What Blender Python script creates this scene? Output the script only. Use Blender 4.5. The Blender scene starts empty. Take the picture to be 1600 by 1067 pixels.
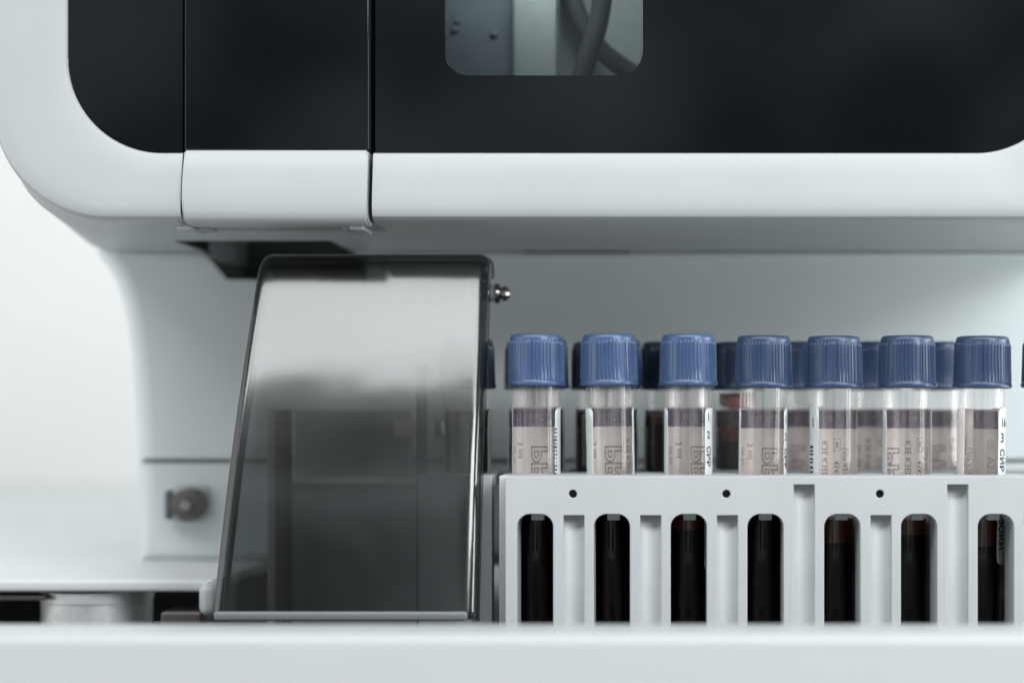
import bpy, bmesh, math, random
from mathutils import Vector, Matrix
random.seed(7)
S = 0.001                      # everything below is written in millimetres
D0, PX, HX, HZ = 457.0, 5.6, 1050.0, 645.0
sc = bpy.context.scene
col = sc.collection

# ------------------------------------------------------------------ camera
cd = bpy.data.cameras.new('camera'); cam = bpy.data.objects.new('camera', cd); col.objects.link(cam)
cam.location = (0, -D0*S, 0); cam.rotation_euler = (math.radians(90), 0, 0)
cd.sensor_width = 36; cd.lens = 36*PX*D0/1600
cd.shift_x = -(HX-800)/1600; cd.shift_y = (HZ-533.5)/1600
cd.clip_start = 0.01; cd.clip_end = 50
cd.dof.use_dof = True; cd.dof.focus_distance = 0.447; cd.dof.aperture_fstop = 5.0
sc.camera = cam

# ------------------------------------------------------------------ world: the dim room around the machine
w = bpy.data.worlds.new('World'); sc.world = w; w.use_nodes = True
nt = w.node_tree; nt.nodes.clear()
N = nt.nodes.new; L = nt.links.new
wo = N('ShaderNodeOutputWorld'); bg = N('ShaderNodeBackground'); tc = N('ShaderNodeTexCoord')
sep = N('ShaderNodeSeparateXYZ'); rmp = N('ShaderNodeValToRGB')
L(tc.outputs['Generated'], sep.inputs[0]); L(sep.outputs['Z'], rmp.inputs[0])
e = rmp.color_ramp.elements
e[0].position = 0.0; e[0].color = (0.60, 0.62, 0.61, 1)
m0 = e.new(0.09); m0.color = (0.20, 0.225, 0.235, 1)
e[2].position = 0.85; e[2].color = (0.66, 0.71, 0.73, 1)
m_ = e.new(0.25); m_.color = (0.24, 0.265, 0.275, 1)
no = N('ShaderNodeTexNoise'); no.inputs['Scale'].default_value = 7.5; no.inputs['Detail'].default_value = 3
nr = N('ShaderNodeMapRange'); nr.inputs['From Min'].default_value = 0.40; nr.inputs['From Max'].default_value = 0.64
nr.inputs['To Min'].default_value = 0.03; nr.inputs['To Max'].default_value = 2.0
mx = N('ShaderNodeMix'); mx.data_type = 'RGBA'; mx.blend_type = 'MULTIPLY'; mx.inputs['Factor'].default_value = 1
L(tc.outputs['Generated'], no.inputs['Vector']); L(no.outputs['Fac'], nr.inputs['Value'])
L(rmp.outputs['Color'], mx.inputs['A']); L(nr.outputs['Result'], mx.inputs['B'])
L(mx.outputs['Result'], bg.inputs['Color']); bg.inputs['Strength'].default_value = 1.0
L(bg.outputs[0], wo.inputs[0])

def area(name, loc, target, sx, sy, power, color=(1, 1, 1), spread=180):
    l = bpy.data.lights.new(name, 'AREA'); l.shape = 'RECTANGLE'; l.size = sx; l.size_y = sy
    l.energy = power; l.color = color; l.spread = math.radians(spread)
    o = bpy.data.objects.new(name, l); col.objects.link(o); o.location = loc
    d = Vector(target) - Vector(loc); o.rotation_euler = d.to_track_quat('-Z', 'Y').to_euler()
    return o
# luminance = power / (pi * area)
area('ceiling_light', (-0.05, -0.86, 0.975), (0, 0, 0), 2.3, 0.36, 18.6, (0.975, 0.99, 1.0))
area('front_right_fill', (0.70, -0.84, 0.50), (0.02, 0, 0), 0.6, 0.34, 8.0, (0.97, 0.99, 1.0))  # unseen fill lamp added to reach the tube labels under the caps
area('wall_fill', (-0.5, 0.35, 0.9), (-0.4, 0.9, 0.0), 1.6, 0.4, 1.9, (1.0, 1.0, 0.99))  # unseen lamp added to brighten the far wall
area('side_light', (0.52, 0.0, 0.0), (0.08, 0.07, 0.02), 0.3, 0.4, 4.0, (0.95, 0.99, 1.0))  # unseen fill at the right, placed to brighten the back panel that way
area('left_light', (-0.80, -0.10, 0.0), (-0.15, 0.07, 0.02), 0.9, 0.8, 1.5, (1.0, 1.0, 0.98), 110)  # unseen fill added to lift the pedestal and the cabinet underside
vs = sc.view_settings
vs.view_transform = 'Standard'; vs.look = 'None'; vs.exposure = 0; vs.gamma = 1; vs.use_curve_mapping = False
sc.cycles.transparent_max_bounces = 32
sc.cycles.max_bounces = 12
sc.cycles.caustics_reflective = False

# ------------------------------------------------------------------ materials
def mat(name, color, rough=0.4, metal=0.0, var=0.0, vscale=60, bump=0.0, bscale=900, spec=0.5, coat=0.0, ior=1.5, rvar=0.0):
    m = bpy.data.materials.new(name); m.use_nodes = True
    t = m.node_tree; b = t.nodes['Principled BSDF']
    b.inputs['Base Color'].default_value = (*color, 1); b.inputs['Roughness'].default_value = rough
    b.inputs['Metallic'].default_value = metal; b.inputs['IOR'].default_value = ior
    b.inputs['Specular IOR Level'].default_value = spec; b.inputs['Coat Weight'].default_value = coat
    b.inputs['Coat Roughness'].default_value = 0.08
    tcn = t.nodes.new('ShaderNodeTexCoord')
    if var or rvar:
        n = t.nodes.new('ShaderNodeTexNoise'); n.inputs['Scale'].default_value = vscale; n.inputs['Detail'].default_value = 6
        t.links.new(tcn.outputs['Object'], n.inputs['Vector'])
        if var:
            mr = t.nodes.new('ShaderNodeMapRange'); mr.inputs['To Min'].default_value = 1-var; mr.inputs['To Max'].default_value = 1+var
            mr.inputs['From Min'].default_value = .3; mr.inputs['From Max'].default_value = .7
            t.links.new(n.outputs['Fac'], mr.inputs['Value'])
            mm = t.nodes.new('ShaderNodeMix'); mm.data_type = 'RGBA'; mm.blend_type = 'MULTIPLY'; mm.inputs['Factor'].default_value = 1
            mm.inputs['A'].default_value = (*color, 1); t.links.new(mr.outputs['Result'], mm.inputs['B'])
            t.links.new(mm.outputs['Result'], b.inputs['Base Color'])
        if rvar:
            mr = t.nodes.new('ShaderNodeMapRange'); mr.inputs['To Min'].default_value = rough-rvar; mr.inputs['To Max'].default_value = rough+rvar
            mr.inputs['From Min'].default_value = .3; mr.inputs['From Max'].default_value = .7
            t.links.new(n.outputs['Fac'], mr.inputs['Value']); t.links.new(mr.outputs['Result'], b.inputs['Roughness'])
    if bump:
        n2 = t.nodes.new('ShaderNodeTexNoise'); n2.inputs['Scale'].default_value = bscale; n2.inputs['Detail'].default_value = 3
        bp = t.nodes.new('ShaderNodeBump'); bp.inputs['Strength'].default_value = bump; bp.inputs['Distance'].default_value = 0.0002
        t.links.new(tcn.outputs['Object'], n2.inputs['Vector']); t.links.new(n2.outputs['Fac'], bp.inputs['Height'])
        t.links.new(bp.outputs['Normal'], b.inputs['Normal'])
    return m

def clear(name, tint, ior=1.5, rough=0.03, power=1.0, bump=0.0, lim=0.12, haze=0.0):
    """clear plastic: transparent, its tint deepening where one looks along the wall, plus a Fresnel reflection"""
    m = bpy.data.materials.new(name); m.use_nodes = True; t = m.node_tree; t.nodes.clear()
    out = t.nodes.new('ShaderNodeOutputMaterial'); mixs = t.nodes.new('ShaderNodeMixShader')
    tr = t.nodes.new('ShaderNodeBsdfTransparent'); gl = t.nodes.new('ShaderNodeBsdfGlossy'); fr = t.nodes.new('ShaderNodeMath')
    gl.inputs['Roughness'].default_value = rough; gl.inputs['Color'].default_value = (1, 1, 1, 1); f0 = ((ior-1)/(ior+1))**2
    lw = t.nodes.new('ShaderNodeLayerWeight'); lw.inputs['Blend'].default_value = 0.5
    p5 = t.nodes.new('ShaderNodeMath'); p5.operation = 'POWER'; p5.inputs[1].default_value = 5.0
    t.links.new(lw.outputs['Facing'], p5.inputs[0])
    fr.operation = 'MULTIPLY_ADD'; fr.inputs[1].default_value = 1-f0; fr.inputs[2].default_value = f0; t.links.new(p5.outputs[0], fr.inputs[0])
    inv = t.nodes.new('ShaderNodeMath'); inv.operation = 'SUBTRACT'; inv.inputs[0].default_value = 1.0
    t.links.new(lw.outputs['Facing'], inv.inputs[1])
    ad = t.nodes.new('ShaderNodeMath'); ad.operation = 'MAXIMUM'; ad.inputs[1].default_value = lim; t.links.new(inv.outputs[0], ad.inputs[0])
    dv = t.nodes.new('ShaderNodeMath'); dv.operation = 'DIVIDE'; dv.inputs[0].default_value = power; t.links.new(ad.outputs[0], dv.inputs[1])
    cmb = t.nodes.new('ShaderNodeCombineColor')
    for i, c in enumerate(tint):
        p = t.nodes.new('ShaderNodeMath'); p.operation = 'POWER'; p.inputs[0].default_value = c
        t.links.new(dv.outputs[0], p.inputs[1]); t.links.new(p.outputs[0], cmb.inputs[i])
    t.links.new(cmb.outputs[0], tr.inputs['Color'])
    if bump:
        tcn = t.nodes.new('ShaderNodeTexCoord'); n2 = t.nodes.new('ShaderNodeTexNoise'); n2.inputs['Scale'].default_value = 28
        n2.inputs['Detail'].default_value = 1.5
        bp = t.nodes.new('ShaderNodeBump'); bp.inputs['Strength'].default_value = bump; bp.inputs['Distance'].default_value = 0.001
        t.links.new(tcn.outputs['Object'], n2.inputs['Vector']); t.links.new(n2.outputs['Fac'], bp.inputs['Height'])
        t.links.new(bp.outputs['Normal'], gl.inputs['Normal'])
    t.links.new(fr.outputs[0], mixs.inputs[0]); t.links.new(tr.outputs[0], mixs.inputs[1]); t.links.new(gl.outputs[0], mixs.inputs[2])
    if haze:
        tcn = t.nodes.new('ShaderNodeTexCoord'); mp = t.nodes.new('ShaderNodeMapping'); mp.inputs['Scale'].default_value = (1, 1, 0.04)
        n2 = t.nodes.new('ShaderNodeTexNoise'); n2.inputs['Scale'].default_value = 420; n2.inputs['Detail'].default_value = 3
        mr = t.nodes.new('ShaderNodeMapRange'); mr.inputs['From Min'].default_value = .38; mr.inputs['From Max'].default_value = .68
        mr.inputs['To Min'].default_value = haze*0.25; mr.inputs['To Max'].default_value = haze*2.0  # upright haze streaks stand in for light bent by the tube wall
        df = t.nodes.new('ShaderNodeBsdfDiffuse'); df.inputs['Color'].default_value = (0.85, 0.80, 0.77, 1)
        tl = t.nodes.new('ShaderNodeBsdfTranslucent'); tl.inputs['Color'].default_value = (0.85, 0.80, 0.77, 1)
        a1 = t.nodes.new('ShaderNodeMixShader'); a1.inputs[0].default_value = 0.4; a2 = t.nodes.new('ShaderNodeMixShader')
        t.links.new(tcn.outputs['Object'], mp.inputs[0]); t.links.new(mp.outputs[0], n2.inputs['Vector']); t.links.new(n2.outputs['Fac'], mr.inputs['Value'])
        t.links.new(df.outputs[0], a1.inputs[1]); t.links.new(tl.outputs[0], a1.inputs[2])
        t.links.new(mr.outputs['Result'], a2.inputs[0]); t.links.new(mixs.outputs[0], a2.inputs[1]); t.links.new(a1.outputs[0], a2.inputs[2])
        mixs = a2
    t.links.new(mixs.outputs[0], out.inputs[0])
    return m

WHITE = mat('white_housing_plastic', (0.405, 0.428, 0.437), 0.38, var=0.02, vscale=25, bump=0.05, bscale=1500, rvar=0.05)
DECKW = mat('white_deck_plastic', (0.465, 0.490, 0.500), 0.35, var=0.01, vscale=30)
PANEL = mat('grey_white_body_plastic', (0.64, 0.69, 0.70), 0.5, var=0.012, vscale=20)
WALLM = mat('white_room_wall', (0.69, 0.70, 0.69), 0.9, var=0.01, vscale=3)
RACKW = mat('matte_white_rack_plastic', (0.46, 0.481, 0.490), 0.5, var=0.03, vscale=90, bump=0.08, bscale=2500)
RACKG = mat('grey_rack_insert_plastic', (0.52, 0.54, 0.545), 0.5, var=0.05, vscale=120)
BLACKGLASS = mat('black_glass', (0.004, 0.0055, 0.0065), 0.06, rvar=0.02, vscale=14, spec=0.5)
DARK = mat('dark_cavity_plastic', (0.012, 0.014, 0.015), 0.6)
DGREY = mat('dark_grey_plastic', (0.10, 0.11, 0.115), 0.5, var=0.08)
MGREY = mat('mid_grey_plastic', (0.28, 0.30, 0.31), 0.5, var=0.06)
BEIGE = mat('beige_metal_trim', (0.70, 0.58, 0.49), 0.4)
STEEL = mat('brushed_steel', (0.55, 0.54, 0.52), 0.22, metal=1.0, var=0.1, vscale=200)
CHROME = mat('dark_chrome', (0.32, 0.31, 0.30), 0.15, metal=1.0)
LATCHG = mat('latch_grey_plastic', (0.36, 0.385, 0.38), 0.5)
PORTG = mat('port_grey_plastic', (0.045, 0.050, 0.052), 0.5)
TAUPE = mat('taupe_metal', (0.30, 0.27, 0.245), 0.5)
DECKL = mat('white_deck_top', (0.57, 0.59, 0.592), 0.45)
TRIMB = mat('black_trim', (0.012, 0.014, 0.015), 0.35)
DRUM = mat('satin_aluminium', (0.72, 0.73, 0.73), 0.42, metal=0.75, var=0.12, vscale=300)
BROWNM = mat('bronze_metal', (0.115, 0.105, 0.10), 0.4, metal=0.6)
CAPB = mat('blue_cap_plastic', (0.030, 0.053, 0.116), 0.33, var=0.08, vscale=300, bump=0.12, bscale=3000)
CAPL = mat('pale_blue_cap_plastic', (0.050, 0.090, 0.190), 0.30, var=0.08, vscale=300, bump=0.12, bscale=3000)  # cap blue lightened; the brighter look of three front caps put into colour
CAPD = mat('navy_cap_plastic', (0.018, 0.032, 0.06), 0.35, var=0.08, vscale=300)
GLASS = clear('clear_tube_plastic', (0.993, 0.988, 0.985), 1.40, 0.04, 0.8, lim=0.3, haze=0.034)
GLASSW = clear('wetted_tube_plastic', (0.985, 0.98, 0.975), 1.36, 0.04, 0.8, lim=0.3)
WETIN = bpy.data.materials.new('wetted_inner_face'); WETIN.use_nodes = True; WETIN.node_tree.nodes.clear()
_o = WETIN.node_tree.nodes.new('ShaderNodeOutputMaterial'); _t = WETIN.node_tree.nodes.new('ShaderNodeBsdfTransparent'); WETIN.node_tree.links.new(_t.outputs[0], _o.inputs[0])
COVER = clear('smoked_acrylic', (0.34, 0.355, 0.355), 1.72, 0.14, 0.75, bump=0.5)
WINDOW = clear('smoked_window', (0.47, 0.50, 0.515), 1.45, 0.03, 1.0)
BLOOD = mat('dark_blood', (0.0035, 0.0010, 0.0009), 0.2, spec=0.08)
PLASMA = mat('reddish_plasma', (0.060, 0.009, 0.004), 0.2, var=0.2, vscale=200)
LABEL = mat('pinkish_label_paper', (0.90, 0.85, 0.835), 0.8, var=0.05, vscale=500)
BAND = mat('purple_label_band', (0.070, 0.036, 0.115), 0.7, var=0.35, vscale=350)
BANDINK = mat('dark_violet_ink', (0.010, 0.007, 0.026), 0.7)
INKG = mat('grey_ink', (0.10, 0.08, 0.095), 0.8)
INK = mat('black_ink', (0.01, 0.012, 0.015), 0.7)
STICK = mat('white_sticker_paper', (0.58, 0.61, 0.62), 0.6, var=0.01)
for m_ in (LABEL,):      # thin paper lets some light through
    t = m_.node_tree; b = t.nodes['Principled BSDF']; tl = t.nodes.new('ShaderNodeBsdfTranslucent'); ms = t.nodes.new('ShaderNodeMixShader')
    tl.inputs['Color'].default_value = (0.75, 0.68, 0.66, 1); ms.inputs[0].default_value = 0.25
    t.links.new(b.outputs[0], ms.inputs[1]); t.links.new(tl.outputs[0], ms.inputs[2]); t.links.new(ms.outputs[0], t.nodes['Material Output'].inputs[0])
REDM = mat('red_residue', (0.13, 0.010, 0.007), 0.4, var=0.4, vscale=400)
CABLE = mat('grey_cable_rubber', (0.06, 0.07, 0.075), 0.75)
INSIDE = mat('interior_white_panel', (0.55, 0.60, 0.58), 0.6, var=0.05, vscale=30)
INGREY = mat('interior_grey_metal', (0.20, 0.235, 0.25), 0.5, var=0.08, vscale=60)

# ------------------------------------------------------------------ builders
def P(px, py, y):
    """the point at depth y (mm) seen at photo pixel px, py -> x, z in mm"""
    r = (D0+y)/D0/PX
    return (px-HX)*r, (HZ-py)*r

def link(name, me, parent=None, m=None):
    o = bpy.data.objects.new(name, me); col.objects.link(o)
    if parent is not None: o.parent = parent
    if m is not None and not me.materials: me.materials.append(m)
    return o

def from_bm(name, bm, m, parent=None, smooth=True, origin=(0, 0, 0), angle=35):
    bm.transform(Matrix.Translation(-Vector(origin)))
    bm.transform(Matrix.Scale(S, 4))
    bmesh.ops.recalc_face_normals(bm, faces=bm.faces)
    me = bpy.data.meshes.new(name); bm.to_mesh(me); bm.free()
    ms = m if isinstance(m, (list, tuple)) else [m]
    for k in ms: me.materials.append(k)
    if smooth:
        me.shade_smooth(); me.set_sharp_from_angle(angle=math.radians(angle))
    return link(name, me, parent)

def weighted(o):
    for p in o.data.polygons:                      # flat faces keep their own normal, fillets stay smooth
        if max(abs(c) for c in p.normal) > 0.9997: p.use_smooth = False
    return o

def empty(name, loc, label=None, cat=None, group=None):
    o = bpy.data.objects.new(name, None); col.objects.link(o); o.location = Vector(loc)*S
    o.empty_display_size = 0.01
    tag(o, label, cat, group); return o

def tag(o, label=None, cat=None, group=None, kind=None):
    if label: o['label'] = label
    if cat: o['category'] = cat
    if group: o['group'] = group
    if kind: o['kind'] = kind
    return o

def add_box(bm, x0, x1, y0, y1, z0, z1, bev=0.0, seg=3):
    r = bmesh.ops.create_cube(bm, size=1)
    vs_ = r['verts']
    for v in vs_:
        v.co = Vector(((x0+x1)/2+v.co.x*(x1-x0), (y0+y1)/2+v.co.y*(y1-y0), (z0+z1)/2+v.co.z*(z1-z0)))
    if bev:
        es = set(); [es.update(v.link_edges) for v in vs_]
        bmesh.ops.bevel(bm, geom=list(es), offset=bev, segments=seg, affect='EDGES', profile=0.5)

def box(name, x0, x1, y0, y1, z0, z1, m, parent=None, bev=0.0, seg=3, origin=(0, 0, 0)):
    bm = bmesh.new(); add_box(bm, x0, x1, y0, y1, z0, z1, bev, seg)
    return from_bm(name, bm, m, parent, origin=origin)

def add_lathe(bm, prof, c=(0, 0, 0), axis='Z', n=48, closed=False):
    rings = []
    for r, h in prof:
        ring = []
        for i in range(n):
            a = 2*math.pi*i/n
            if r < 1e-6 and i > 0: ring.append(ring[0]); continue
            u, v = r*math.cos(a), r*math.sin(a)
            p = {'Z': (u, v, h), 'Y': (u, h, v), 'X': (h, u, v)}[axis]
            ring.append(bm.verts.new((p[0]+c[0], p[1]+c[1], p[2]+c[2])))
        rings.append(ring)
    for a, b in zip(rings[:-1], rings[1:]):
        for i in range(n):
            j = (i+1) % n
            f = []
            for v in (a[i], a[j], b[j], b[i]):
                if v not in f: f.append(v)
            if len(f) > 2:
                try: bm.faces.new(f)
                except ValueError: pass

def lathe(name, prof, m, parent=None, c=(0, 0, 0), axis='Z', n=48, origin=(0, 0, 0)):
    bm = bmesh.new(); add_lathe(bm, prof, c, axis, n)
    return from_bm(name, bm, m, parent, origin=origin)

def curve_mesh(outlines, thick, bev=0.0, res=1, bseg=2):
    """flat outline(s) with holes, given in (a, b), thickened along +c; returned as a bmesh, c from 0 to thick"""
    cu = bpy.data.curves.new('tmp', 'CURVE'); cu.dimensions = '2D'; cu.fill_mode = 'BOTH'
    for pts in outlines:
        sp = cu.splines.new('POLY'); sp.points.add(len(pts)-1)
        for p, q in zip(sp.points, pts): p.co = (q[0], q[1], 0, 1)
        sp.use_cyclic_u = True
    cu.extrude = thick/2-bev; cu.bevel_depth = bev; cu.bevel_resolution = bseg; cu.offset = -bev
    o = bpy.data.objects.new('tmp', cu); col.objects.link(o)
    dg = bpy.context.evaluated_depsgraph_get(); me = bpy.data.meshes.new_from_object(o.evaluated_get(dg))
    bm = bmesh.new(); bm.from_mesh(me)
    bmesh.ops.remove_doubles(bm, verts=bm.verts, dist=1e-4)
    bpy.data.objects.remove(o); bpy.data.curves.remove(cu); bpy.data.meshes.remove(me)
    for v in bm.verts: v.co.z += thick/2
    return bm

def plate_xz(name, outlines, y0, y1, m, parent=None, bev=0.0, bseg=2, origin=(0, 0, 0), keep=False):
    bm = curve_mesh(outlines, y1-y0, bev, bseg=bseg)
    for v in bm.verts: v.co = Vector((v.co.x, y0+v.co.z, v.co.y))
    return weighted(from_bm(name, bm, m, parent, origin=origin))

def plate_xy(name, outlines, z0, z1, m, parent=None, bev=0.0, origin=(0, 0, 0)):
    bm = curve_mesh(outlines, z1-z0, bev)
    for v in bm.verts: v.co.z += z0
    return from_bm(name, bm, m, parent, origin=origin)

def rrect(x0, x1, z0, z1, r, n=16):
    r = (r,)*4 if not isinstance(r, (tuple, list)) else r       # BL, BR, TR, TL
    out = []
    for (cx, cz, a0, rr) in ((x0+r[0], z0+r[0], 180, r[0]), (x1-r[1], z0+r[1], 270, r[1]), (x1-r[2], z1-r[2], 0, r[2]), (x0+r[3], z1-r[3], 90, r[3])):
        for i in range(n+1):
            a = math.radians(a0+90*i/n); out.append((cx+rr*math.cos(a), cz+rr*math.sin(a)))
    return out

def circle(x, z, r, n=40):
    return [(x+r*math.cos(2*math.pi*i/n), z+r*math.sin(2*math.pi*i/n)) for i in range(n)]

def boolean(o, cutter):
    md = o.modifiers.new('cut', 'BOOLEAN'); md.operation = 'DIFFERENCE'; md.object = cutter; md.solver = 'EXACT'
    md.material_mode = 'TRANSFER'
    dg = bpy.context.evaluated_depsgraph_get(); me = bpy.data.meshes.new_from_object(o.evaluated_get(dg))
    o.modifiers.clear(); old = o.data; o.data = me; bpy.data.meshes.remove(old)
    bpy.data.objects.remove(cutter)
    me.shade_smooth(); me.set_sharp_from_angle(angle=math.radians(30))

def prism(name, pts, y0, y1, m, origin):
    bm = bmesh.new(); a = [bm.verts.new((x, y0, z)) for x, z in pts]; b = [bm.verts.new((x, y1, z)) for x, z in pts]; n = len(pts)
    for i in range(n): bm.faces.new((a[i], a[(i+1) % n], b[(i+1) % n], b[i]))
    bm.faces.new(a[::-1]); bm.faces.new(b)
    return from_bm(name, bm, m, None, origin=origin)

def tube_path(bm, pts, r, n=12):
    prev = None
    for i, p in enumerate(pts):
        p = Vector(p); t = (Vector(pts[min(i+1, len(pts)-1)])-Vector(pts[max(i-1, 0)])).normalized()
        a = t.cross(Vector((0, 1, 0.01))).normalized(); b = t.cross(a)
        ring = [bm.verts.new(p+a*r*math.cos(2*math.pi*k/n)+b*r*math.sin(2*math.pi*k/n)) for k in range(n)]
        if prev:
            for k in range(n): bm.faces.new((prev[k], prev[(k+1) % n], ring[(k+1) % n], ring[k]))
        else: bm.faces.new(ring[::-1])
        prev = ring
    bm.faces.new(prev)

# ------------------------------------------------------------------ setting
wall = box('wall', -1200, 1500, 620, 640, -400, 1200, WALLM); tag(wall, kind='structure')

# ------------------------------------------------------------------ the analyser
A = empty('blood_analyzer', (0, 60, -68), 'large white laboratory analyser with black glass front, smoked flap and overhanging cabinet', 'analyser')
AO = (0, 60, -68)

# cabinet housing: one loft from the window recess over the bulging bezel to the square back
inn = dict(x0=-166.1, x1=109.5, z0=71.3, z1=200, r=26)
out = dict(x0=-187.0, x1=130.0, z0=52.4, z1=222, r=32)
def hring(t, y, rr=None):
    g = {k: inn[k]*(1-t)+out[k]*t for k in inn}
    return [(x, y, z) for x, z in rrect(g['x0'], g['x1'], g['z0'], g['z1'], rr if rr is not None else g['r'], 20)]
rings = [hring(0, 2), hring(0, -7.0), hring(0.015, -7.6), hring(0.05, -7.9), hring(0.3, -8.8), hring(0.6, -9.7), hring(0.78, -9.95), hring(0.88, -9.75),
         hring(0.935, -9.1), hring(0.965, -8.0), hring(0.985, -6.4), hring(0.997, -4.2), hring(1.0, -2.0),
         hring(1.0, 6, 25), hring(1.0, 20, 20.5), hring(1.0, 35, 15.5), hring(1.0, 50, 10), hring(1.0, 62, 6), hring(1.0, 79.0, 2.5)]
bm = bmesh.new(); vr = [[bm.verts.new(p) for p in r] for r in rings]
for a, b in zip(vr[:-1], vr[1:]):
    n = len(a)
    for i in range(n): bm.faces.new((a[i], a[(i+1) % n], b[(i+1) % n], b[i]))
bm.faces.new(vr[0][::-1]); bm.faces.new(vr[-1])
housing = from_bm('housing', bm, WHITE, A, origin=AO)
def cutter_box(*a, m=DARK, bev=0): return box('cut', *a, m, None, bev, origin=AO)
def loc_cutter(c): c.location = Vector(AO)*S; bpy.context.view_layer.update(); return c
A.location = Vector(AO)*S
bpy.context.view_layer.update()
# opening that the middle door fills
dx0, dx1 = P(282, 0, -10)[0], P(581, 0, -10)[0]
boolean(housing, loc_cutter(cutter_box(dx0, dx1, -30, 16, 40, 190, m=DARK)))
# chamber seen through the small window
boolean(housing, loc_cutter(cutter_box(-70, 6, -3, 60, 88, 160, m=INGREY)))
# delivery port in the underside
pc = prism('cut', [(-152.5, 90), (-152.5, 54), (-151, 48), (-104, 48), (-104, 90)], 42, 150, DARK, AO)
boolean(housing, loc_cutter(pc))
weighted(housing)

# glass of the front: three panes, the right one with a clear window
gy0, gy1 = -6.6, -3.4
gl_l = rrect(-165.9, dx0-0.35, 71.5, 198, (25.8, 0.3, 0.3, 20), 20)
bm = prism('glass_pane', gl_l, gy0, gy1, BLACKGLASS, AO); bm.parent = A
gx0 = dx1+0.35
wx0, wz0 = P(695, 119, -6); wx1, _ = P(1004, 0, -6)
hole = rrect(wx0, wx1, wz0, 170, 6.6, 14)
pane = plate_xz('glass_pane', [rrect(gx0, 109.3, 71.5, 198, (0.3, 25.8, 20, 0.3), 20), hole], gy0, gy1, BLACKGLASS, A, 0.0, origin=AO)
plate_xz('viewing_window', [rrect(wx0+.05, wx1-.05, wz0+.05, 169.9, 6.55, 14)], gy0+0.6, gy1, WINDOW, A, 0.0, origin=AO)

# interior seen through the window
inner = box('inner_column', *(P(801, 0, 30)[0], P(869, 0, 30)[0]), 30, 50, 88.5, 159, INSIDE, A, 1.0, origin=AO)
box('inner_plate', P(640, 0, 25)[0], P(799, 0, 25)[0], 33, 36, 88.5, 159, INGREY, A, 0.5, origin=AO)
box('inner_plate', P(873, 0, 50)[0], 5.5, 52, 56, 88.5, 159, INSIDE, A, 0.5, origin=AO)
for (bx, by) in ((715, 32), (711, 45), (772, 52)):
    x, z = P(bx, by, 32); lathe('bolt', [(0, 32.0), (0.8, 32.0), (1.1, 32.4), (1.1, 33.5)], INGREY, A, (x, 0, z), 'Y', 20, origin=AO)
def cable(pts, r, y):
    bm = bmesh.new(); cp = []
    pts = [Vector((*P(a, b, y), 0)) for a, b in pts]
    for i in range(len(pts)-1):
        p0, p1, p2, p3 = pts[max(i-1, 0)], pts[i], pts[i+1], pts[min(i+2, len(pts)-1)]
        for k in range(8):
            t = k/8; q = 0.5*((2*p1)+(-p0+p2)*t+(2*p0-5*p1+4*p2-p3)*t*t+(-p0+3*p1-3*p2+p3)*t**3); cp.append((q.x, y, q.y))
    tube_path(bm, cp, r)
    from_bm('cable', bm, CABLE, A, origin=AO)
cable([(948, -130), (944, -40), (936, 30), (918, 90), (905, 135), (895, 165)], 3.0, 30)
cable([(870, -120), (888, -30), (905, 30), (940, 80), (990, 118), (1030, 150)], 3.0, 42)
area('chamber_fill', ((P(870, 0, 10)[0])*S, 0.008, 0.150), (P(860, 0, 40)[0]*S, 0.045, 0.105), 0.05, 0.012, 0.066, (1, 1, 0.97)).parent = None  # unseen lamp added to light the interior behind the small window

# middle door: white lower shell that hooks under, dark glass above
def profile_extrude(bm, prof, x0, x1, bev=0.0):
    a = [bm.verts.new((x0, y, z)) for y, z in prof]; b = [bm.verts.new((x1, y, z)) for y, z in prof]; n = len(prof)
    for i in range(n): bm.faces.new((a[i], a[(i+1) % n], b[(i+1) % n], b[i]))
    fa = bm.faces.new(a[::-1]); fb = bm.faces.new(b)
    if bev:
        bmesh.ops.bevel(bm, geom=list(set(fa.edges) | set(fb.edges)), offset=bev, segments=2, affect='EDGES')
ddx0, ddx1 = P(285.5, 0, -10)[0], P(574, 0, -10)[0]
prof = [(-8.6, 71.8), (-9.0, 71.3), (-9.9, 66), (-10.7, 61.5), (-11.0, 58.0), (-10.9, 55.2), (-10.3, 53.3), (-9.2, 52.1), (-7.6, 51.6), (-5.0, 51.5),
        (-2.0, 51.5), (-2.0, 55.5), (3, 56), (3, 71.8)]
bm = bmesh.new(); profile_extrude(bm, prof, ddx0, ddx1, 0.5)
door = from_bm('front_door', bm, WHITE, A, origin=AO)
plate_xz('glass_pane', [rrect(ddx0, ddx1, 72.0, 188, 0.4, 3)], -8.2, -3.0, BLACKGLASS, door, 0.3, origin=AO)
# door opening's grey sill behind the hooks
box('door_sill', dx0, dx1, -1.2, 15.9, 52.4, 54.5, MGREY, A, 0.0, origin=AO)
for (a, b) in ((285.5, 307), (553, 574)):
    x0, x1 = P(a, 0, 0)[0], P(b, 0, 0)[0]
    box('hook', x0, x1, -6.0, 8.0, 50.4, 51.7, WHITE, door, 0.5, origin=AO)
box('hook_pad', P(307.5, 0, 0)[0], P(330, 0, 0)[0], -1.0, 7.0, 50.9, 52.8, MGREY, A, 0.3, origin=AO)
box('hook_pad', P(536, 0, 0)[0], P(552, 0, 0)[0], -1.0, 7.0, 50.9, 52.8, MGREY, A, 0.3, origin=AO)
# slim chrome edge in the gap
x, _ = P(566, 0, -8)

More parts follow.
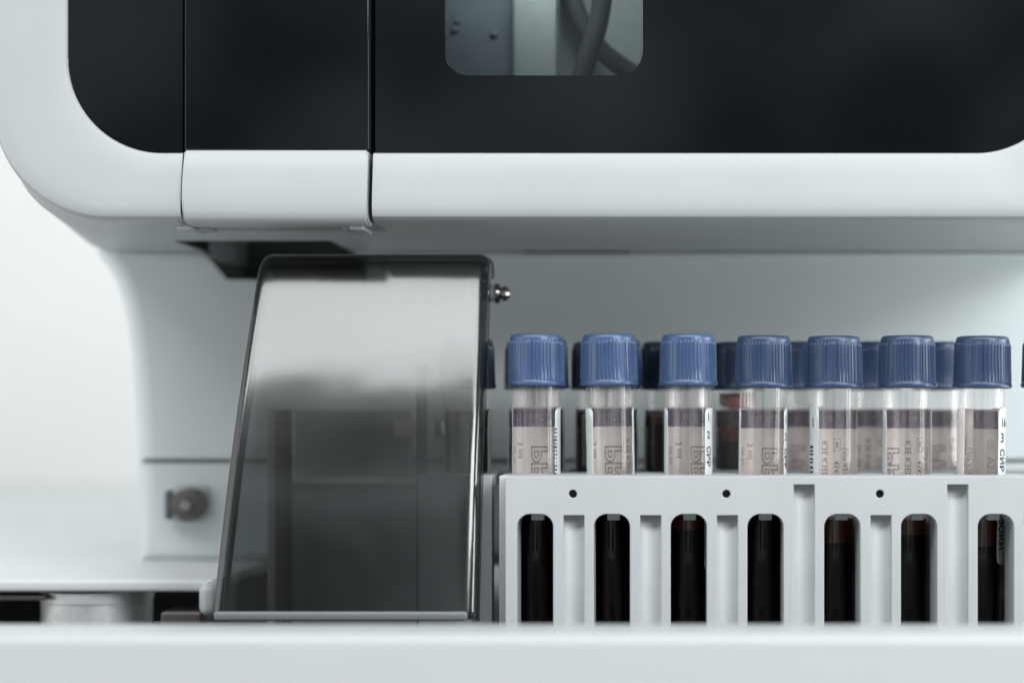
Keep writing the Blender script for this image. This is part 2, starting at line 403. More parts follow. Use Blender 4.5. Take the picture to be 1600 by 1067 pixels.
# seam strip where the underside meets the body
box('seam_strip', -178, -153.6, 78.6, 84, 51.2, 52.1, PANEL, A, 0.3, origin=AO)
box('seam_strip', -103.5, 128, 77.6, 84, 50.8, 52.1, PANEL, A, 0.4, origin=AO)
x0, z = P(815, 391, 70); x1, _ = P(983, 391, 70)
box('service_slot', x0, x1, 75.5, 77.5, 51.95, 52.6, DARK, A, origin=AO)

# body behind the tubes: flares down from the cabinet into a pedestal
L_ = [(150, 380), (150, 397), (158, 408), (170, 422), (181, 444), (190, 472), (198, 510), (204, 555), (208, 610), (211, 660), (213, 720), (214, 790), (215, 905)]
outl = [P(a, b, 84) for a, b in L_]
outl = [(x_, z_) for x_, z_ in outl]
outl[-1] = (outl[-1][0], -50.5)
xr = P(1680, 0, 84)[0]
outl = [(outl[0][0], 72)]+outl[1:]+[(xr, -50.5), (xr, 35), (xr+8, 72)]
body = plate_xz('body', [outl[::-1]], 80, 210, PANEL, A, 7.0, 5, origin=AO)
z = P(0, 720, 80)[1]
boolean(body, loc_cutter(cutter_box(-300, 300, 60, 81.6, z-0.8, z+0.8, m=MGREY)))
pc = prism('cut', [(-152.5, 90), (-153.5, 52.5), (-146, 43.6), (-100, 43.0), (-100, 90)], 60, 118, PORTG, AO)
boolean(body, loc_cutter(pc))
weighted(body)
# ribs inside the port
box('port_rib', -146.2, -144.4, 60, 100, 49, 66, DGREY, A, 0.3, origin=AO)
bm = bmesh.new()
v = [bm.verts.new(p) for p in ((-152.3, 43.5, 54.2), (-105, 43.5, 54.2), (-105, 116, 44), (-152.3, 116, 44))]
v2 = [bm.verts.new((p.co.x, p.co.y+2, p.co.z+14)) for p in v]
# sloping dark roof of the port
for i in range(4): bm.faces.new((v[i], v[(i+1) % 4], v2[(i+1) % 4], v2[i]))
bm.faces.new(v[::-1]); bm.faces.new(v2)
bm.free()

# knob on the pedestal
x, z = P(300, 787, 76)
kb = box('latch_bracket', P(270, 0, 76)[0], P(322, 0, 76)[0], 74, 80.5, P(0, 814, 76)[1], P(0, 758, 76)[1], LATCHG, A, 1.5, origin=AO)
box('latch_dark_block', P(260, 0, 76)[0], P(272, 0, 76)[0], 73.2, 80.6, P(0, 811, 76)[1], P(0, 765, 76)[1], DGREY, kb, 1.0, origin=AO)  # dark raised block on the bracket's left side
lathe('latch_knob', [(0, 67), (2.0, 67), (2.2, 67.6), (3.4, 67.8), (4.9, 68.2), (5.4, 69.2), (5.4, 75)], BROWNM, kb, (x+0.6, 0, z), 'Y', 40, origin=AO)
lathe('screw_head', [(0, 66.0), (1.5, 66.2), (1.9, 66.8), (1.9, 67.3)], STEEL, kb, (x+0.6, 0, z), 'Y', 24, origin=AO)

# deck plate in front of the pedestal with its down-turned end
dxr = P(335, 0, 20)[0]
bm = bmesh.new(); add_box(bm, -520, dxr, 20, 619, -52.2, -48.5, 1.2, 4)
dk = from_bm('deck_plate', bm, DECKL, A, origin=AO)
box('deck_foot', P(311, 0, 16)[0], P(338, 0, 16)[0], 14, 26, P(0, 962, 16)[1], -49.0, DECKW, dk, 2.6, 5, origin=AO)

# tray floor and the raised front lip (near the lens)
box('tray_floor', -420, 420, -77, 400, -76, -68, DGREY, A, origin=AO)
bm = bmesh.new(); add_box(bm, -420, 420, -97, -77, -150, -48.6, 2.6, 5)
from_bm('front_lip', bm, DECKW, A, origin=AO)
# things in the gap under the deck plate
def ring_px(px0, px1, ptop, y, m, nm, foot=-68):
    x0 = P(px0, 0, y)[0]; x1 = P(px1, 0, y)[0]; zt = P(0, ptop, y)[1]; r = (x1-x0)/2
    return lathe(nm, [(r-2.2, foot), (r-2.2, zt-0.4), (r-1.6, zt), (r-0.5, zt), (r, zt-0.5), (r, foot)], m, A, ((x0+x1)/2, y+r*0.0, 0), 'Z', 64, origin=AO)
lathe('steel_drum', [(0, -52.5), (15, -52.5), (16.4, -52.9), (16.4, -56), (16.0, -56.2), (16.0, -68)], DRUM, A, (P(152, 0, 38)[0], 38, 0), 'Z', 64, origin=AO)
box('beige_rail', -300, P(74, 0, 24)[0], 22, 30, P(0, 938, 22)[1], P(0, 930, 22)[1], BROWNM, A, 0.4, origin=AO)
box('beige_rail', P(254, 0, 24)[0], P(318, 0, 24)[0], 22, 34, -68, P(0, 955, 22)[1], BROWNM, A, 0.8, origin=AO)

# smoked flap -----------------------------------------------------------
cx0, cx1 = -121.6, -51.6
prof = []
y, z = -26.5, -54.0; steps = 44; z_end = 40.1
for i in range(steps+1):
    t = i/steps
    prof.append((y, z, math.radians(12.0+13.0*t**1.2)))
    dz = (z_end+54)/steps; th = math.radians(12.0+13.0*t**1.2); y += math.tan(th)*dz; z += dz
# bend over the top
th = prof[-1][2]; R_ = 9.0
for k in range(1, 13):
    a = th+(math.radians(86)-th)*k/12
    yc = prof[steps][0]+R_*math.cos(th); zc = prof[steps][1]-R_*math.sin(th)
    prof.append((yc-R_*math.cos(a), zc+R_*math.sin(a), a))
yl, zl, al = prof[-1]
prof.append((yl+8, zl+0.3, al))
def cross(depth, z, r=3.2):
    """(x, inward offset) across the flap, with rounded long edges; it narrows upwards"""
    cx0 = -121.6+4.6*min(1, max(0, (z+54)/98)); cx1 = -51.6-0.2*min(1, max(0, (z+54)/98))
    o_ = [(cx0, depth)]
    if depth > r+0.5: o_.append((cx0, (depth+r)/2))
    for k in range(9):
        a = math.radians(180+90*k/8); o_.append((cx0+r+r*math.cos(a), r+r*math.sin(a)))
    for k in range(1, 16): o_.append((cx0+r+(cx1-cx0-2*r)*k/16, 0))
    for k in range(9):
        a = math.radians(270+90*k/8); o_.append((cx1-r+r*math.cos(a), r+r*math.sin(a)))
    if depth > r+0.5: o_.append((cx1, (depth+r)/2))
    o_.append((cx1, depth)); return o_
bm = bmesh.new(); prev = None
for i, (y, z, a) in enumerate(prof):
    dpt = 9.0 if i < steps-4 else max(6.6, 9.0-(i-(steps-4))*0.4)
    nrm = Vector((0, math.cos(a), -math.sin(a)))
    ring = [bm.verts.new(Vector((x, y, z))+nrm*o_) for x, o_ in cross(dpt, z)]
    if prev:
        for k in range(len(ring)-1): bm.faces.new((prev[k], prev[k+1], ring[k+1], ring[k]))
    prev = ring
flap = from_bm('smoked_flap', bm, COVER, A, origin=AO, angle=60)
md = flap.modifiers.new('thick', 'SOLIDIFY'); md.thickness = 0.0020; md.offset = -1
FRIM = mat('grey_flap_rim', (0.16, 0.175, 0.175), 0.35)
box('flap_rim', cx0+1.5, cx1-2, -28.6, -27.2, -54.4, -51.9, FRIM, flap, 0.8, origin=AO)
# pivot screw on the right of the flap
x, z = P(774, 459, 24)
lathe('pivot_screw', [(0, 0), (2.9, 0), (3.0, 0.6), (2.6, 1.4), (1.7, 1.7), (1.7, 2.1), (2.3, 2.3), (2.1, 3.4), (1.2, 4.2), (0, 4.3)], CHROME, flap, (x, 24, z), 'X', 32, origin=AO)
box('pivot_arm', cx1-6, x+0.05, 9, 26, z-2.2, z+2.2, DGREY, flap, 0.5, origin=AO)

# mechanism standing behind the flap
mech = box('loader_block', P(432, 0, 40)[0], P(742, 0, 40)[0], 46, 60, -68, P(0, 752, 40)[1], MGREY, A, 0.6, origin=AO)
box('loader_edge', P(432, 0, 40)[0], P(742, 0, 40)[0], 43, 47, P(0, 757, 40)[1], P(0, 748, 40)[1], BEIGE, mech, 0.4, origin=AO)
box('loader_post', P(430, 0, 40)[0]-1, P(444, 0, 40)[0]-1, 34, 43, -68, P(0, 640, 38)[1], TAUPE, mech, 0.4, origin=AO)
box('loader_post', P(446, 0, 34)[0], P(458, 0, 34)[0], 28, 33, -68, P(0, 640, 34)[1], DARK, mech, 0.4, origin=AO)
box('loader_post', P(655, 0, 20)[0], P(668, 0, 20)[0], 14, 20, -68, P(0, 570, 20)[1], DARK, mech, 0.4, origin=AO)
box('loader_panel', P(459, 0, 60)[0], P(640, 0, 60)[0], 61, 64, -68, P(0, 640, 62)[1], MGREY, mech, 0.4, origin=AO)
box('sensor_window', P(618, 0, 58)[0], P(648, 0, 58)[0], 56, 60.9, P(0, 684, 58)[1], P(0, 657, 58)[1], BEIGE, mech, 0.6, origin=AO)
box('sensor_window', P(676, 0, 58)[0], P(694, 0, 58)[0], 56, 60.9, P(0, 684, 58)[1], P(0, 657, 58)[1], STEEL, mech, 0.6, origin=AO)

# ------------------------------------------------------------------ racks
RT = P(0, 744, -20)[1]                  # rack top height
rowF = [-37.9, -16.6, 4.5, 24.9, 45.0, 65.4, 85.7, 105.3]
pitch = 120/PX*437/457
slot0 = P(836, 0, -20)[0]
def rack(name, xl, xr_, holes_k, grooves_k, label, tubes, y0=-20.0, depth=66, group='white tube racks standing side by side'):
    r = empty(name, ((xl+xr_)/2, y0+depth/2, -68), label, 'tube rack', group); o3 = ((xl+xr_)/2, y0+depth/2, -68)
    rr = (D0-20)/D0/PX
    outs = [rrect(xl, xr_, -67.9, RT, (0.4, 0.4, 0.5, 0.5), 4)]
    zt = P(0, 803, -20)[1]
    for k in holes_k:
        x = slot0+k*pitch; hw = 28.3*rr
        outs.append(rrect(x-hw, x+hw, -63.5, zt, (0.5, 0.5, 20*rr, 20*rr), 10))
    for k in grooves_k:
        x = slot0+k*pitch+P(896.5, 0, -20)[0]-slot0; hw = 16.3*rr
        zg = P(0, 757, -20)[1] if k % 2 == 1 and k > 1 else P(0, 805, -20)[1]
        outs.append(rrect(x-hw, x+hw, -63.5, zg, 0.15, 2))
    for k in grooves_k[::2]:
        x = P(895, 0, -20)[0]+k*pitch
        outs.append(circle(x, P(0, 771.5, -20)[1], 6.4*rr, 32))
    plate_xz('front_plate', outs, y0, y0+12.5, RACKW, r, 0.22, origin=o3)
    # scooped inserts behind the grooves
    for k in grooves_k:
        x = slot0+k*pitch+P(896.5, 0, -20)[0]-slot0; hw = 18.5*rr
        zg = (P(0, 757, -20)[1] if k % 2 == 1 and k > 1 else P(0, 805, -20)[1])+0.6
        bm = bmesh.new(); m_ = 14; top = []; bot = []
        for i in range(m_+1):
            a = math.pi*i/m_; xx = x-hw*math.cos(a); yy = y0+0.8+2.2*math.sin(a)
            bot.append(bm.verts.new((xx, yy, -67))); top.append(bm.verts.new((xx, yy, zg-6))); 
        for i in range(m_): bm.faces.new((bot[i], bot[i+1], top[i+1], top[i]))
        hood = [bm.verts.new((x-hw*math.cos(math.pi*i/m_), y0+2.4+3.0*math.sin(math.pi*i/m_), zg)) for i in range(m_+1)]
        for i in range(m_): bm.faces.new((top[i], top[i+1], hood[i+1], hood[i]))
        back = [bm.verts.new((xx, y0+10.5, zz)) for xx, zz in ((x-hw, -67), (x+hw, -67), (x+hw, zg), (x-hw, zg))]
        bm.faces.new(back)
        from_bm('groove_insert', bm, RACKG, r, origin=o3)
    # dark plugs behind the little round holes
    for k in grooves_k[::2]:
        x = P(895, 0, -20)[0]+k*pitch
        lathe('pin', [(0, y0+2.0), (1.3, y0+2.0), (1.3, y0+10)], INK, r, (x, 0, P(0, 771.5, -20)[1]), 'Y', 24, origin=o3)
    # small tabs hanging in the slot tops
    for k in holes_k:
        x = slot0+k*pitch+0.3
        box('slot_tab', x-1.7, x+1.7, y0+4.5, y0+7.2, zt-1.9, zt+0.6, RACKW, r, 0.3, origin=o3)
    # top plate with round holes
    tops = [rrect(xl+0.2, xr_-0.2, y0+12.6, y0+depth, 0.4, 3)]
    hs = [circle(tx, ty, 7.0, 40) for tx, ty in tubes if xl+8 < tx < xr_-8]
    hs = [h for h, t in zip(hs, tubes) if True]
    plate_xy('top_plate', tops+hs, RT-3, RT-0.05, RACKW, r, origin=o3)
    box('base_plate', xl+0.2, xr_-0.2, y0+12.6, y0+depth, -67.9, -64.7, RACKW, r, origin=o3)
    box('back_plate', xl+0.2, xr_-0.2, y0+depth+0.05, y0+depth+2, -67.9, RT, RACKW, r, 0.2, origin=o3)
    box('end_plate', xl-2.4, xl-0.05, y0+7, y0+depth+2, -67.9, RT-0.1, RACKG, r, 0.3, origin=o3)
    # partitions between the tube wells
    for k in holes_k[:-1]:
        x = slot0+(k+0.5)*pitch
        box('partition', x-2.2, x+2.2, y0+12.7, y0+depth-0.2, -64.6, RT-3.1, RACKG, r, origin=o3)
    return r
backx = [81.2-20.45*k-(1.3 if k > 3 else 0) for k in range(6, -1, -1)]
midx = rowF[:3]
ftubes = [(x, 0.0) for x in rowF]; mtubes = [(x, 21.6) for x in midx]; btubes = [(x, 38.2) for x in backx]
XR = 150.0
# hole circles of the middle and back rows would overlap each other, so those rows share slots cut as long wells
rack('tube_rack', P(789.5, 0, -20)[0], XR, list(range(0, 9)), list(range(0, 8)),
     'white rack with arched slots holding the blue capped blood tubes', ftubes, depth=31.5)
r2 = empty('tube_rack', (55, 40, -68), 'shaded white rack standing directly behind the front row rack', 'tube rack', 'white tube racks standing side by side')
o3 = (55, 40, -68)
plate_xy('top_plate', [rrect(-47, XR, 14.2, 50, 0.4, 3)]+[rrect(x-8.0 if i < 3 else x-7, x+7.6 if i < 3 else x+7, 14.9 if i < 3 else 31, 45.4, 6.8, 8) for i, x in enumerate(backx)], RT-3, RT-0.05, RACKW, r2, origin=o3)
box('base_plate', -47, XR, 14.2, 50, -67.9, -64.7, RACKW, r2, origin=o3)
box('back_plate', -47, XR, 50.1, 52, -67.9, RT-.1, RACKW, r2, 0.2, origin=o3)
box('end_plate', XR+.05, XR+2, 14.2, 52, -67.9, RT-.1, RACKW, r2, 0.2, origin=o3)
# rack half hidden behind the flap
r3 = empty('tube_rack', (-80, 25, -68), 'white rack mostly hidden behind the smoked flap', 'tube rack', 'white tube racks standing side by side')
o3 = (-80, 25, -68)
xe = P(768, 0, -5)[0]
x_l = -118.0
plate_xz('front_plate', [rrect(-70, xe, -67.9, P(0, 743, -5)[1], 0.4, 3)], -4, 2, RACKW, r3, 0.2, origin=o3)
tx3 = -59.0
plate_xy('top_plate', [rrect(-70, xe, 2.1, 40, 0.4, 3), circle(tx3, 18, 7, 40)], P(0, 743, -5)[1]-3, P(0, 743, -5)[1], RACKG, r3, origin=o3)
box('base_plate', -70, xe, 2.1, 40, -67.9, -64.7, RACKW, r3, origin=o3)
box('end_plate', -70, -68, 2.2, 40, -64.6, P(0, 743, -5)[1]-3.1, RACKG, r3, origin=o3)

# ------------------------------------------------------------------ tubes (local frame: z = 0 at the foot, axis on z)
ZB = -58.5
_font_cache = {}
def text_bm(s, size, outline=0.0, bold=0.0):
    cu = bpy.data.curves.new('t', 'FONT'); cu.body = s; cu.size = size; cu.align_x = 'CENTER'; cu.align_y = 'CENTER'
    cu.resolution_u = 4
    if outline: cu.fill_mode = 'NONE'; cu.bevel_depth = outline; cu.bevel_resolution = 0; cu.offset = 0.12
    else: cu.offset = bold
    o = bpy.data.objects.new('t', cu); col.objects.link(o)
    dg = bpy.context.evaluated_depsgraph_get(); me = bpy.data.meshes.new_from_object(o.evaluated_get(dg))
    bm = bmesh.new(); bm.from_mesh(me); bpy.data.objects.remove(o); bpy.data.curves.remove(cu); bpy.data.meshes.remove(me)
    return bm

def wrap(bm, ang, zc, R, rot=0, sx=1.0, arc=None, flat=False):
    """lay a flat (x right, y up) mesh round the tube; ang in degrees, seen from outside"""
    for v in bm.verts:
        x, y = v.co.x*sx, v.co.y
        if rot: x, y = y, -x             # quarter turn clockwise
        v.co.x, v.co.y = x, y
    xs = [v.co.x for v in bm.verts]
    if not xs: return bm
    a = math.ceil(min(xs)/0.4)*0.4
    while a < max(xs):
        bmesh.ops.bisect_plane(bm, geom=bm.verts[:]+bm.edges[:]+bm.faces[:], plane_co=(a, 0, 0), plane_no=(1, 0, 0)); a += 0.4
    if arc:
        lo, hi = (math.radians(arc[0]-ang)*6.5, math.radians(arc[1]-ang)*6.5)
        bmesh.ops.bisect_plane(bm, geom=bm.verts[:]+bm.edges[:]+bm.faces[:], plane_co=(lo, 0, 0), plane_no=(-1, 0, 0), clear_outer=True)
        bmesh.ops.bisect_plane(bm, geom=bm.verts[:]+bm.edges[:]+bm.faces[:], plane_co=(hi, 0, 0), plane_no=(1, 0, 0), clear_outer=True)
    for v in bm.verts:
        th = math.radians(ang)+v.co.x/6.5; r = R+(v.co.z if not flat else 0)
        v.co = Vector((r*math.cos(th), r*math.sin(th), zc+v.co.y))
    return bm

def merge(bms):
    out = bmesh.new()
    for b in bms:
        me = bpy.data.meshes.new('m'); b.to_mesh(me); out.from_mesh(me); bpy.data.meshes.remove(me); b.free()
    return out

def raw(name, bm, m, parent, smooth=False):
    bm.transform(Matrix.Scale(S, 4)); me = bpy.data.meshes.new(name); bm.to_mesh(me); bm.free(); me.materials.append(m)
    if smooth: me.shade_smooth()
    return link(name, me, parent)

def patch(a0, a1, z0, z1, R, corner=0.0, wob=0.0):
    """a sheet lying round the tube from angle a0 to a1 with rounded corners"""
    W = math.radians(a1-a0)*6.5
    bm = bmesh.new()
    pts = rrect(0, W, z0, z1, max(corner, 0.01), 6)
    f = bm.faces.new([bm.verts.new((x, z, 0)) for x, z in pts])
    a = 0.4
    while a < W:
        bmesh.ops.bisect_plane(bm, geom=bm.verts[:]+bm.edges[:]+bm.faces[:], plane_co=(a, 0, 0), plane_no=(1, 0, 0)); a += 0.4
    z = math.ceil(z0/4)*4.0+0.003
    while z < z1:
        bmesh.ops.bisect_plane(bm, geom=bm.verts[:]+bm.edges[:]+bm.faces[:], plane_co=(0, z, 0), plane_no=(0, 1, 0)); z += 4
    for v in bm.verts:
        th = math.radians(a0)+v.co.x/6.5
        edge = min(v.co.x, W-v.co.x)
        r = R+(wob*math.exp(-edge/0.8)*(0.5+0.5*math.sin(v.co.y*0.55+a0)))
        v.co = Vector((r*math.cos(th), r*math.sin(th), v.co.y))
    return bm

def cap_mesh():
    bm = bmesh.new(); n = 288
    prof = [(5.6, 9.5, 0), (5.6, 0.3, 0), (7.6, 0.0, 0), (8.15, 0.25, 0), (8.28, 0.7, 0), (8.2, 1.2, 0), (7.98, 1.6, 0), (7.92, 1.9, 1), (7.80, 6, 1), (7.66, 11.6, 1), (7.60, 12.2, 1), (7.45, 12.5, 0),
            (7.42, 13.2, 0), (7.25, 13.9, 0), (6.9, 14.3, 0), (6.3, 14.45, 0), (5.6, 14.3, 0), (5.2, 13.6, 0), (4.9, 12.5, 0), (0, 12.3, 0)]
    rings = []
    for r, h, rib in prof:
        ring = []
        for i in range(n):
            a = 2*math.pi*i/n; rr = r
            if rib:
                sect = (i % 48)
                rr = r+(0.16 if (i % 6) in (0, 1, 2) else -0.10) if 9 <= sect else r+0.02
                if sect in (8, 9): rr = r+0.22
            ring.append(bm.verts.new((rr*math.cos(a), rr*math.sin(a), h)))
        rings.append(ring)
    for a, b in zip(rings[:-1], rings[1:]):
        for i in range(n): bm.faces.new((a[i], a[(i+1) % n], b[(i+1) % n], b[i]))
    bm.faces.new(rings[-1])
    bm.transform(Matrix.Translation((0, 0, 65.3))); bm.transform(Matrix.Scale(S, 4))
    bmesh.ops.recalc_face_normals(bm, faces=bm.faces)
    me = bpy.data.meshes.new('cap'); bm.to_mesh(me); bm.free(); me.shade_smooth(); me.set_sharp_from_angle(angle=math.radians(40))
    return me
CAP = cap_mesh()
def cap_of(m):
    me = CAP.copy(); me.materials.clear(); me.materials.append(m); return me
CAPS = {id(m): cap_of(m) for m in (CAPB, CAPL, CAPD)}

def body_mesh():
    bm = bmesh.new()
    def bowl(r): return [(r*math.sin(math.radians(a)), -6+r-r*math.cos(math.radians(a))) for a in range(0, 91, 10)]
    o_ = bowl(6.42); i_ = [(x, z+0.95) for x, z in bowl(5.5)]
    prof = o_+[(6.44, 30), (6.45, 36), (6.5, 66.0), (6.5, 74)]+[(5.55, 74), (5.55, 66), (5.53, 36), (5.52, 30)]+i_[::-1]
    add_lathe(bm, prof, n=72)
    bm.transform(Matrix.Scale(S, 4)); bmesh.ops.recalc_face_normals(bm, faces=bm.faces)
    me = bpy.data.meshes.new('tube_wall'); bm.to_mesh(me); bm.free(); me.materials.append(GLASS); me.materials.append(GLASSW); me.materials.append(WETIN); me.shade_smooth()
    for p in me.polygons:
        if p.center.z < 0.0335: p.material_index = 1 if math.hypot(p.center.x, p.center.y) > 0.0058 or p.center.z < -0.0051 else 2

    me.set_sharp_from_angle(angle=math.radians(50))
    return me
BODY = body_mesh()

def liquid(r, parent, z_black, z_top):
    def bowl(r): return [(r*math.sin(math.radians(a)), -5.03+r-r*math.cos(math.radians(a))) for a in range(0, 91, 10)]
    bm = bmesh.new()
    add_lathe(bm, bowl(5.42)+[(5.44, z_black-0.02), (0, z_black-0.02)], n=56)
    raw('blood', bm, BLOOD, parent, True).data.set_sharp_from_angle(angle=math.radians(50))
    if z_top > z_black:
        bm = bmesh.new(); add_lathe(bm, [(0, z_black), (5.44, z_black), (5.44, z_top+0.35), (4.9, z_top), (0, z_top-0.1)], n=56)
        raw('plasma', bm, PLASMA, parent, True).data.set_sharp_from_angle(angle=math.radians(50))

# printed pattern, angles measured round the label; th0 is the one that faces the lens from the back
ARC = (-8, 188)
def printed(parent, th0, lab, full=True, arc=ARC, band_from=None):
    sh = 90-th0
    def ok(a): return arc[0]+2 < a+sh < arc[1]-2
    zl = 58.9                                        # top of the paper
    b0 = arc[0] if band_from is None else band_from[0]; b1 = arc[1] if band_from is None else band_from[1]
    bnd = raw('band', patch(b0, b1, 54.0, 59.1, 6.555), BAND, lab, True)
    bl = []
    for i, ch in enumerate('VACUETTE'):
        a = 13+26.3*i
        if b0+6 < a+sh < b1-4: bl.append(wrap(text_bm(ch, 4.6, bold=0.07), a+sh, 56.5, 6.535, arc=(b0, b1)))
    if bl: raw('lettering', merge(bl), BANDINK, bnd)
    bl = []
    if ok(125): bl.append(wrap(text_bm('PR', 6.4, outline=0.12), 125+sh, 43.7, 6.44, rot=1, sx=1.42, arc=arc))
    if full:
        for a, s, sz, zc in ((82, 'K3E K3EDTA', 2.5, 43.6), (52, '454246', 2.3, 41.5), (30, 'LOT A2101', 2.0, 43.8), (180, '3 ml', 2.7, 47.5), (206, 'REF 3ml', 1.6, 46)):
            if ok(a): bl.append(wrap(text_bm(s, sz, bold=0.015), a+sh, zc, 6.54, rot=1, arc=arc))
        if ok(52):
            fr = bmesh.new()
            for (x0, x1, z0, z1) in ((-.95, .95, 1.65, 1.8), (-.95, .95, -1.8, -1.65), (-.95, -.8, -1.65, 1.65), (.8, .95, -1.65, 1.65), (-.25, .25, -.9, .9)):
                fr.faces.new([fr.verts.new((x, z, 0)) for x, z in ((x0, z0), (x1, z0), (x1, z1), (x0, z1))])
            bl.append(wrap(fr, 52+sh, 49.4, 6.54, arc=arc))
    if bl: raw('print', merge(bl), INKG, lab)

def sticker(parent, a0, a1, z0, z1, marks):
    st = raw('sticker', patch(a0, a1, z0, z1, 6.72, 1.6, 0.16), STICK, parent, True)
    md = st.modifiers.new('t', 'SOLIDIFY'); md.thickness = 0.0001; md.offset = -1
    bl = []
    for mk in marks:
        if mk[0] == 'bars':
            _, a, z_hi, n_, wid = mk; z = z_hi
            bm = bmesh.new()
            for i in range(n_):
                h = random.choice((0.35, 0.5, 0.9, 0.7)); z -= random.choice((0.45, 0.6, 0.8))+h
                if z < z0+2: break
                bm.faces.new([bm.verts.new((x, zz, 0)) for x, zz in ((-wid/2, z), (wid/2, z), (wid/2, z+h), (-wid/2, z+h))])
            bl.append(wrap(bm, a, 0, 6.80, flat=True))
        else:
            s, a, z, sz, rot, sx = mk
            bl.append(wrap(text_bm(s, sz, bold=0.05), a, z, 6.80, rot=rot, sx=sx, arc=(a0+2, a1-2)))
    if bl: raw('lettering', merge(bl), INK, st)
    return st

def zl(py): return (HZ-py)/PX-ZB          # local height for a photo row at the front row's depth

def tube(x, y, label, capm, capturn, tilt=(0, 0), lift=0.0, th0=92, black=30.0, top=30.0, stick=None, arc=ARC, group=None, full=True, band_from=None, extra=None, lean=0):
    r = empty('blood_tube', (x, y, ZB+lift), label, 'blood tube', group)
    r.rotation_euler = (math.radians(tilt[0]+random.uniform(-.25, .25)), math.radians(tilt[1]+random.uniform(-.35, .35)), 0); lift = lift+random.uniform(0, .18); r.location.z = (ZB+lift)*S
    c = link('cap', CAPS[id(capm)], r); c.rotation_euler = (0, 0, math.radians(capturn))
    link('tube_wall', BODY, r)
    liquid(5.4, r, black, top)
    lab = raw('paper_label', patch(arc[0], arc[1], 6.0, 59.6, 6.58, 0.3), LABEL, r, True)
    md = lab.modifiers.new('t', 'SOLIDIFY'); md.thickness = 0.00003; md.offset = 1
    printed(r, th0, lab, full, arc, band_from)
    if stick: sticker(r, *stick)
    if extra: extra(r)
    return r

SZ1, SZ0 = zl(641), zl(893)
GF = 'blue capped blood tubes in the front row'
num = lambda a, s1, s2: [(s1, a, zl(656), 2.9, 0, 0.9), (s2, a, zl(683), 2.9, 0, 0.9), ('СИР', a, zl(716), 2.6, 1, 1.05), ('ОКИ', a, zl(835), 2.8, 1, 1.05)]
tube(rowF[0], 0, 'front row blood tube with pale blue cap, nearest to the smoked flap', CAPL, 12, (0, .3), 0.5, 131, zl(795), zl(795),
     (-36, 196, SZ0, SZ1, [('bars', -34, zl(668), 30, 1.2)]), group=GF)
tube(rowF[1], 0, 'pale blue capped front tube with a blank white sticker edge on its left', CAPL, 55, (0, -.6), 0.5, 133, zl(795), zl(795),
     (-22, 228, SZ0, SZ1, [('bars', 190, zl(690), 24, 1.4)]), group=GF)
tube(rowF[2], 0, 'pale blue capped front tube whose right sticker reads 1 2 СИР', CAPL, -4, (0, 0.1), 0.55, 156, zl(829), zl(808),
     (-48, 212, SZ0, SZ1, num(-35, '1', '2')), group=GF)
tube(rowF[3], 0, 'deep blue capped front tube with a narrow lettered sticker edge, left of the barcode one', CAPB, 30, (0, 0.3), 0.0, 150, zl(795), zl(795),
     (-34, 200, SZ0, zl(638), num(-24, '1', '2')), group=GF)
tube(rowF[4], 0, 'front tube whose left sticker shows barcode stripes', CAPB, 18, (0, 0.2), 0.0, 66, zl(846), zl(811),
     (100, 227, zl(870), zl(635), [('l', 207, zl(661), 3.6, 0, 1.0), ('bars', 199, zl(694), 26, 1.9)]), group=GF, arc=(-2, 188))
tube(rowF[5], 0, 'deep blue capped front tube reading K3E, right of the barcode sticker tube', CAPB, 40, (0, 0.1), 0.0, 94, zl(834), zl(812),
     (-18, 206, SZ0, zl(640), []), group=GF, arc=(4, 186))
def front_print(r):
    bl = [wrap(text_bm('A2101', 3.0, bold=0.02), -78, zl(735), 6.62, rot=1)]
    fr = bmesh.new()
    for (x0, x1, z0, z1) in ((-.85, .85, 1.45, 1.6), (-.85, .85, -1.6, -1.45), (-.85, -.7, -1.45, 1.45), (.7, .85, -1.45, 1.45)):
        fr.faces.new([fr.verts.new((x, z, 0)) for x, z in ((x0, z0), (x1, z0), (x1, z1), (x0, z1))])
    bl.append(wrap(fr, -78, zl(696), 6.62)); bl.append(wrap(text_bm('LOT', 1.0), -78, zl(696), 6.62, rot=1))
    raw('print', merge(bl), INKG, r)
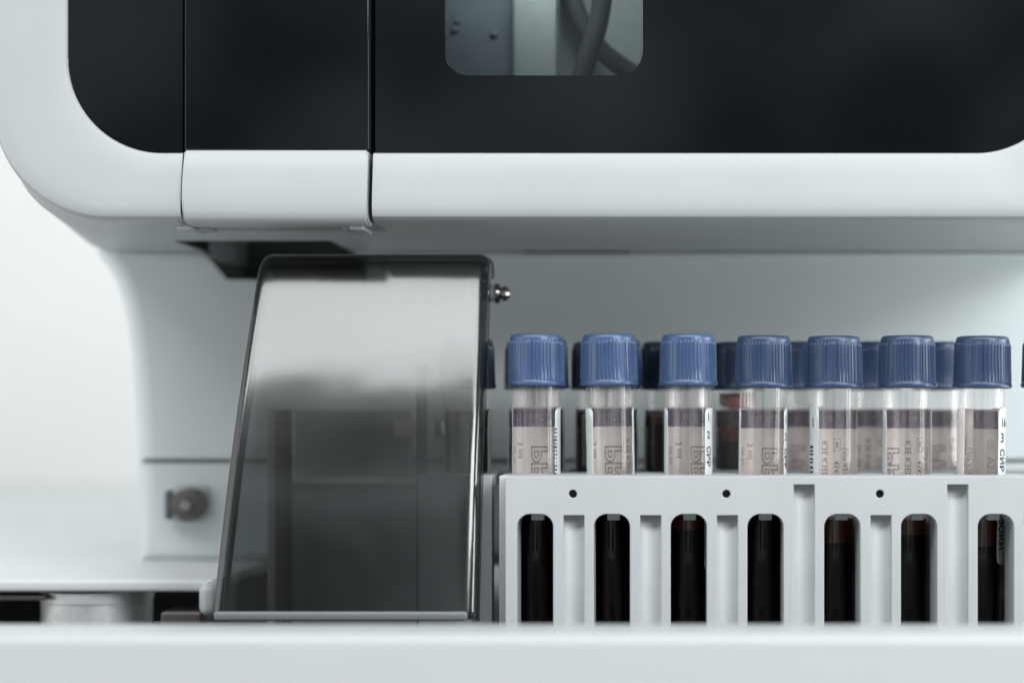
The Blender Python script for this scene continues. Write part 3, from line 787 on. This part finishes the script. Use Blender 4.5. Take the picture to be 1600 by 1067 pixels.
tube(rowF[6], 0, 'rightmost whole front tube, its wide right sticker reading 3 СИР', CAPB, 8, (0, 0.7), 0.0, 13, zl(851), zl(806),
     (-58, 60, zl(879), zl(637), [('16', -38, zl(660), 3.5, 0, .8), ('3', -44, zl(684), 3.7, 0, 1.0), ('СИР', -44, zl(718), 2.9, 1, 1.05), ('ЗОКИ', -44, zl(832), 3.1, 1, 1.05)]),
     group=GF, arc=(0, 215), band_from=(20, 100), extra=front_print)
tube(rowF[7], 0, 'front tube cut off by the right edge of the picture', CAPB, 25, (0, 0), 0.0, 100, zl(795), zl(795),
     (-30, 200, SZ0, SZ1, []), group=GF)
GM = 'shaded blood tubes behind the front row'
for i, (x, y) in enumerate(mtubes):
    tube(x, y, ['second row tube peeking out right of the front tube nearest the flap',
                'second row tube peeking out behind the second pale blue cap',
                'second row tube wholly behind the third pale blue cap'][i],
         CAPB, 20+i*9, (0, 0), 0.0, 100+i*10, 56, 58, (-20, 196, 14, 59.4, []), group=GM, full=False)
def red_ring(r):
    bm = bmesh.new(); add_lathe(bm, [(5.46, 60.6), (5.5, 61.2), (5.5, 64.4), (5.3, 64.4), (5.2, 60.8)], n=40)
    for v in bm.verts:
        if v.co.z < 62: v.co.z += 0.9*math.sin(math.atan2(v.co.y, v.co.x)*2+1)
    raw('residue', bm, REDM, r, True)
names = ['back row tube at the far left, beside the flap', 'back row tube in the gap between the first and second pale blue caps', 'back row tube in the gap between the second and third pale blue caps',
         'back row tube with red residue, right of the third pale blue cap', 'back row tube in the gap left of the barcode sticker tube',
         'back row tube in the gap right of the barcode sticker tube', 'back row tube in the gap left of the rightmost whole front tube']
for i, (x, y) in enumerate(btubes):
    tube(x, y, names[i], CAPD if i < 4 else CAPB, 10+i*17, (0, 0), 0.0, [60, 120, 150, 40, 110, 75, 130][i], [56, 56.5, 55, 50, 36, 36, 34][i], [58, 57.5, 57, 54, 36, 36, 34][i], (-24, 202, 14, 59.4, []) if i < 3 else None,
         group='blood tubes in the back row', full=True, extra=red_ring if i == 3 else None)
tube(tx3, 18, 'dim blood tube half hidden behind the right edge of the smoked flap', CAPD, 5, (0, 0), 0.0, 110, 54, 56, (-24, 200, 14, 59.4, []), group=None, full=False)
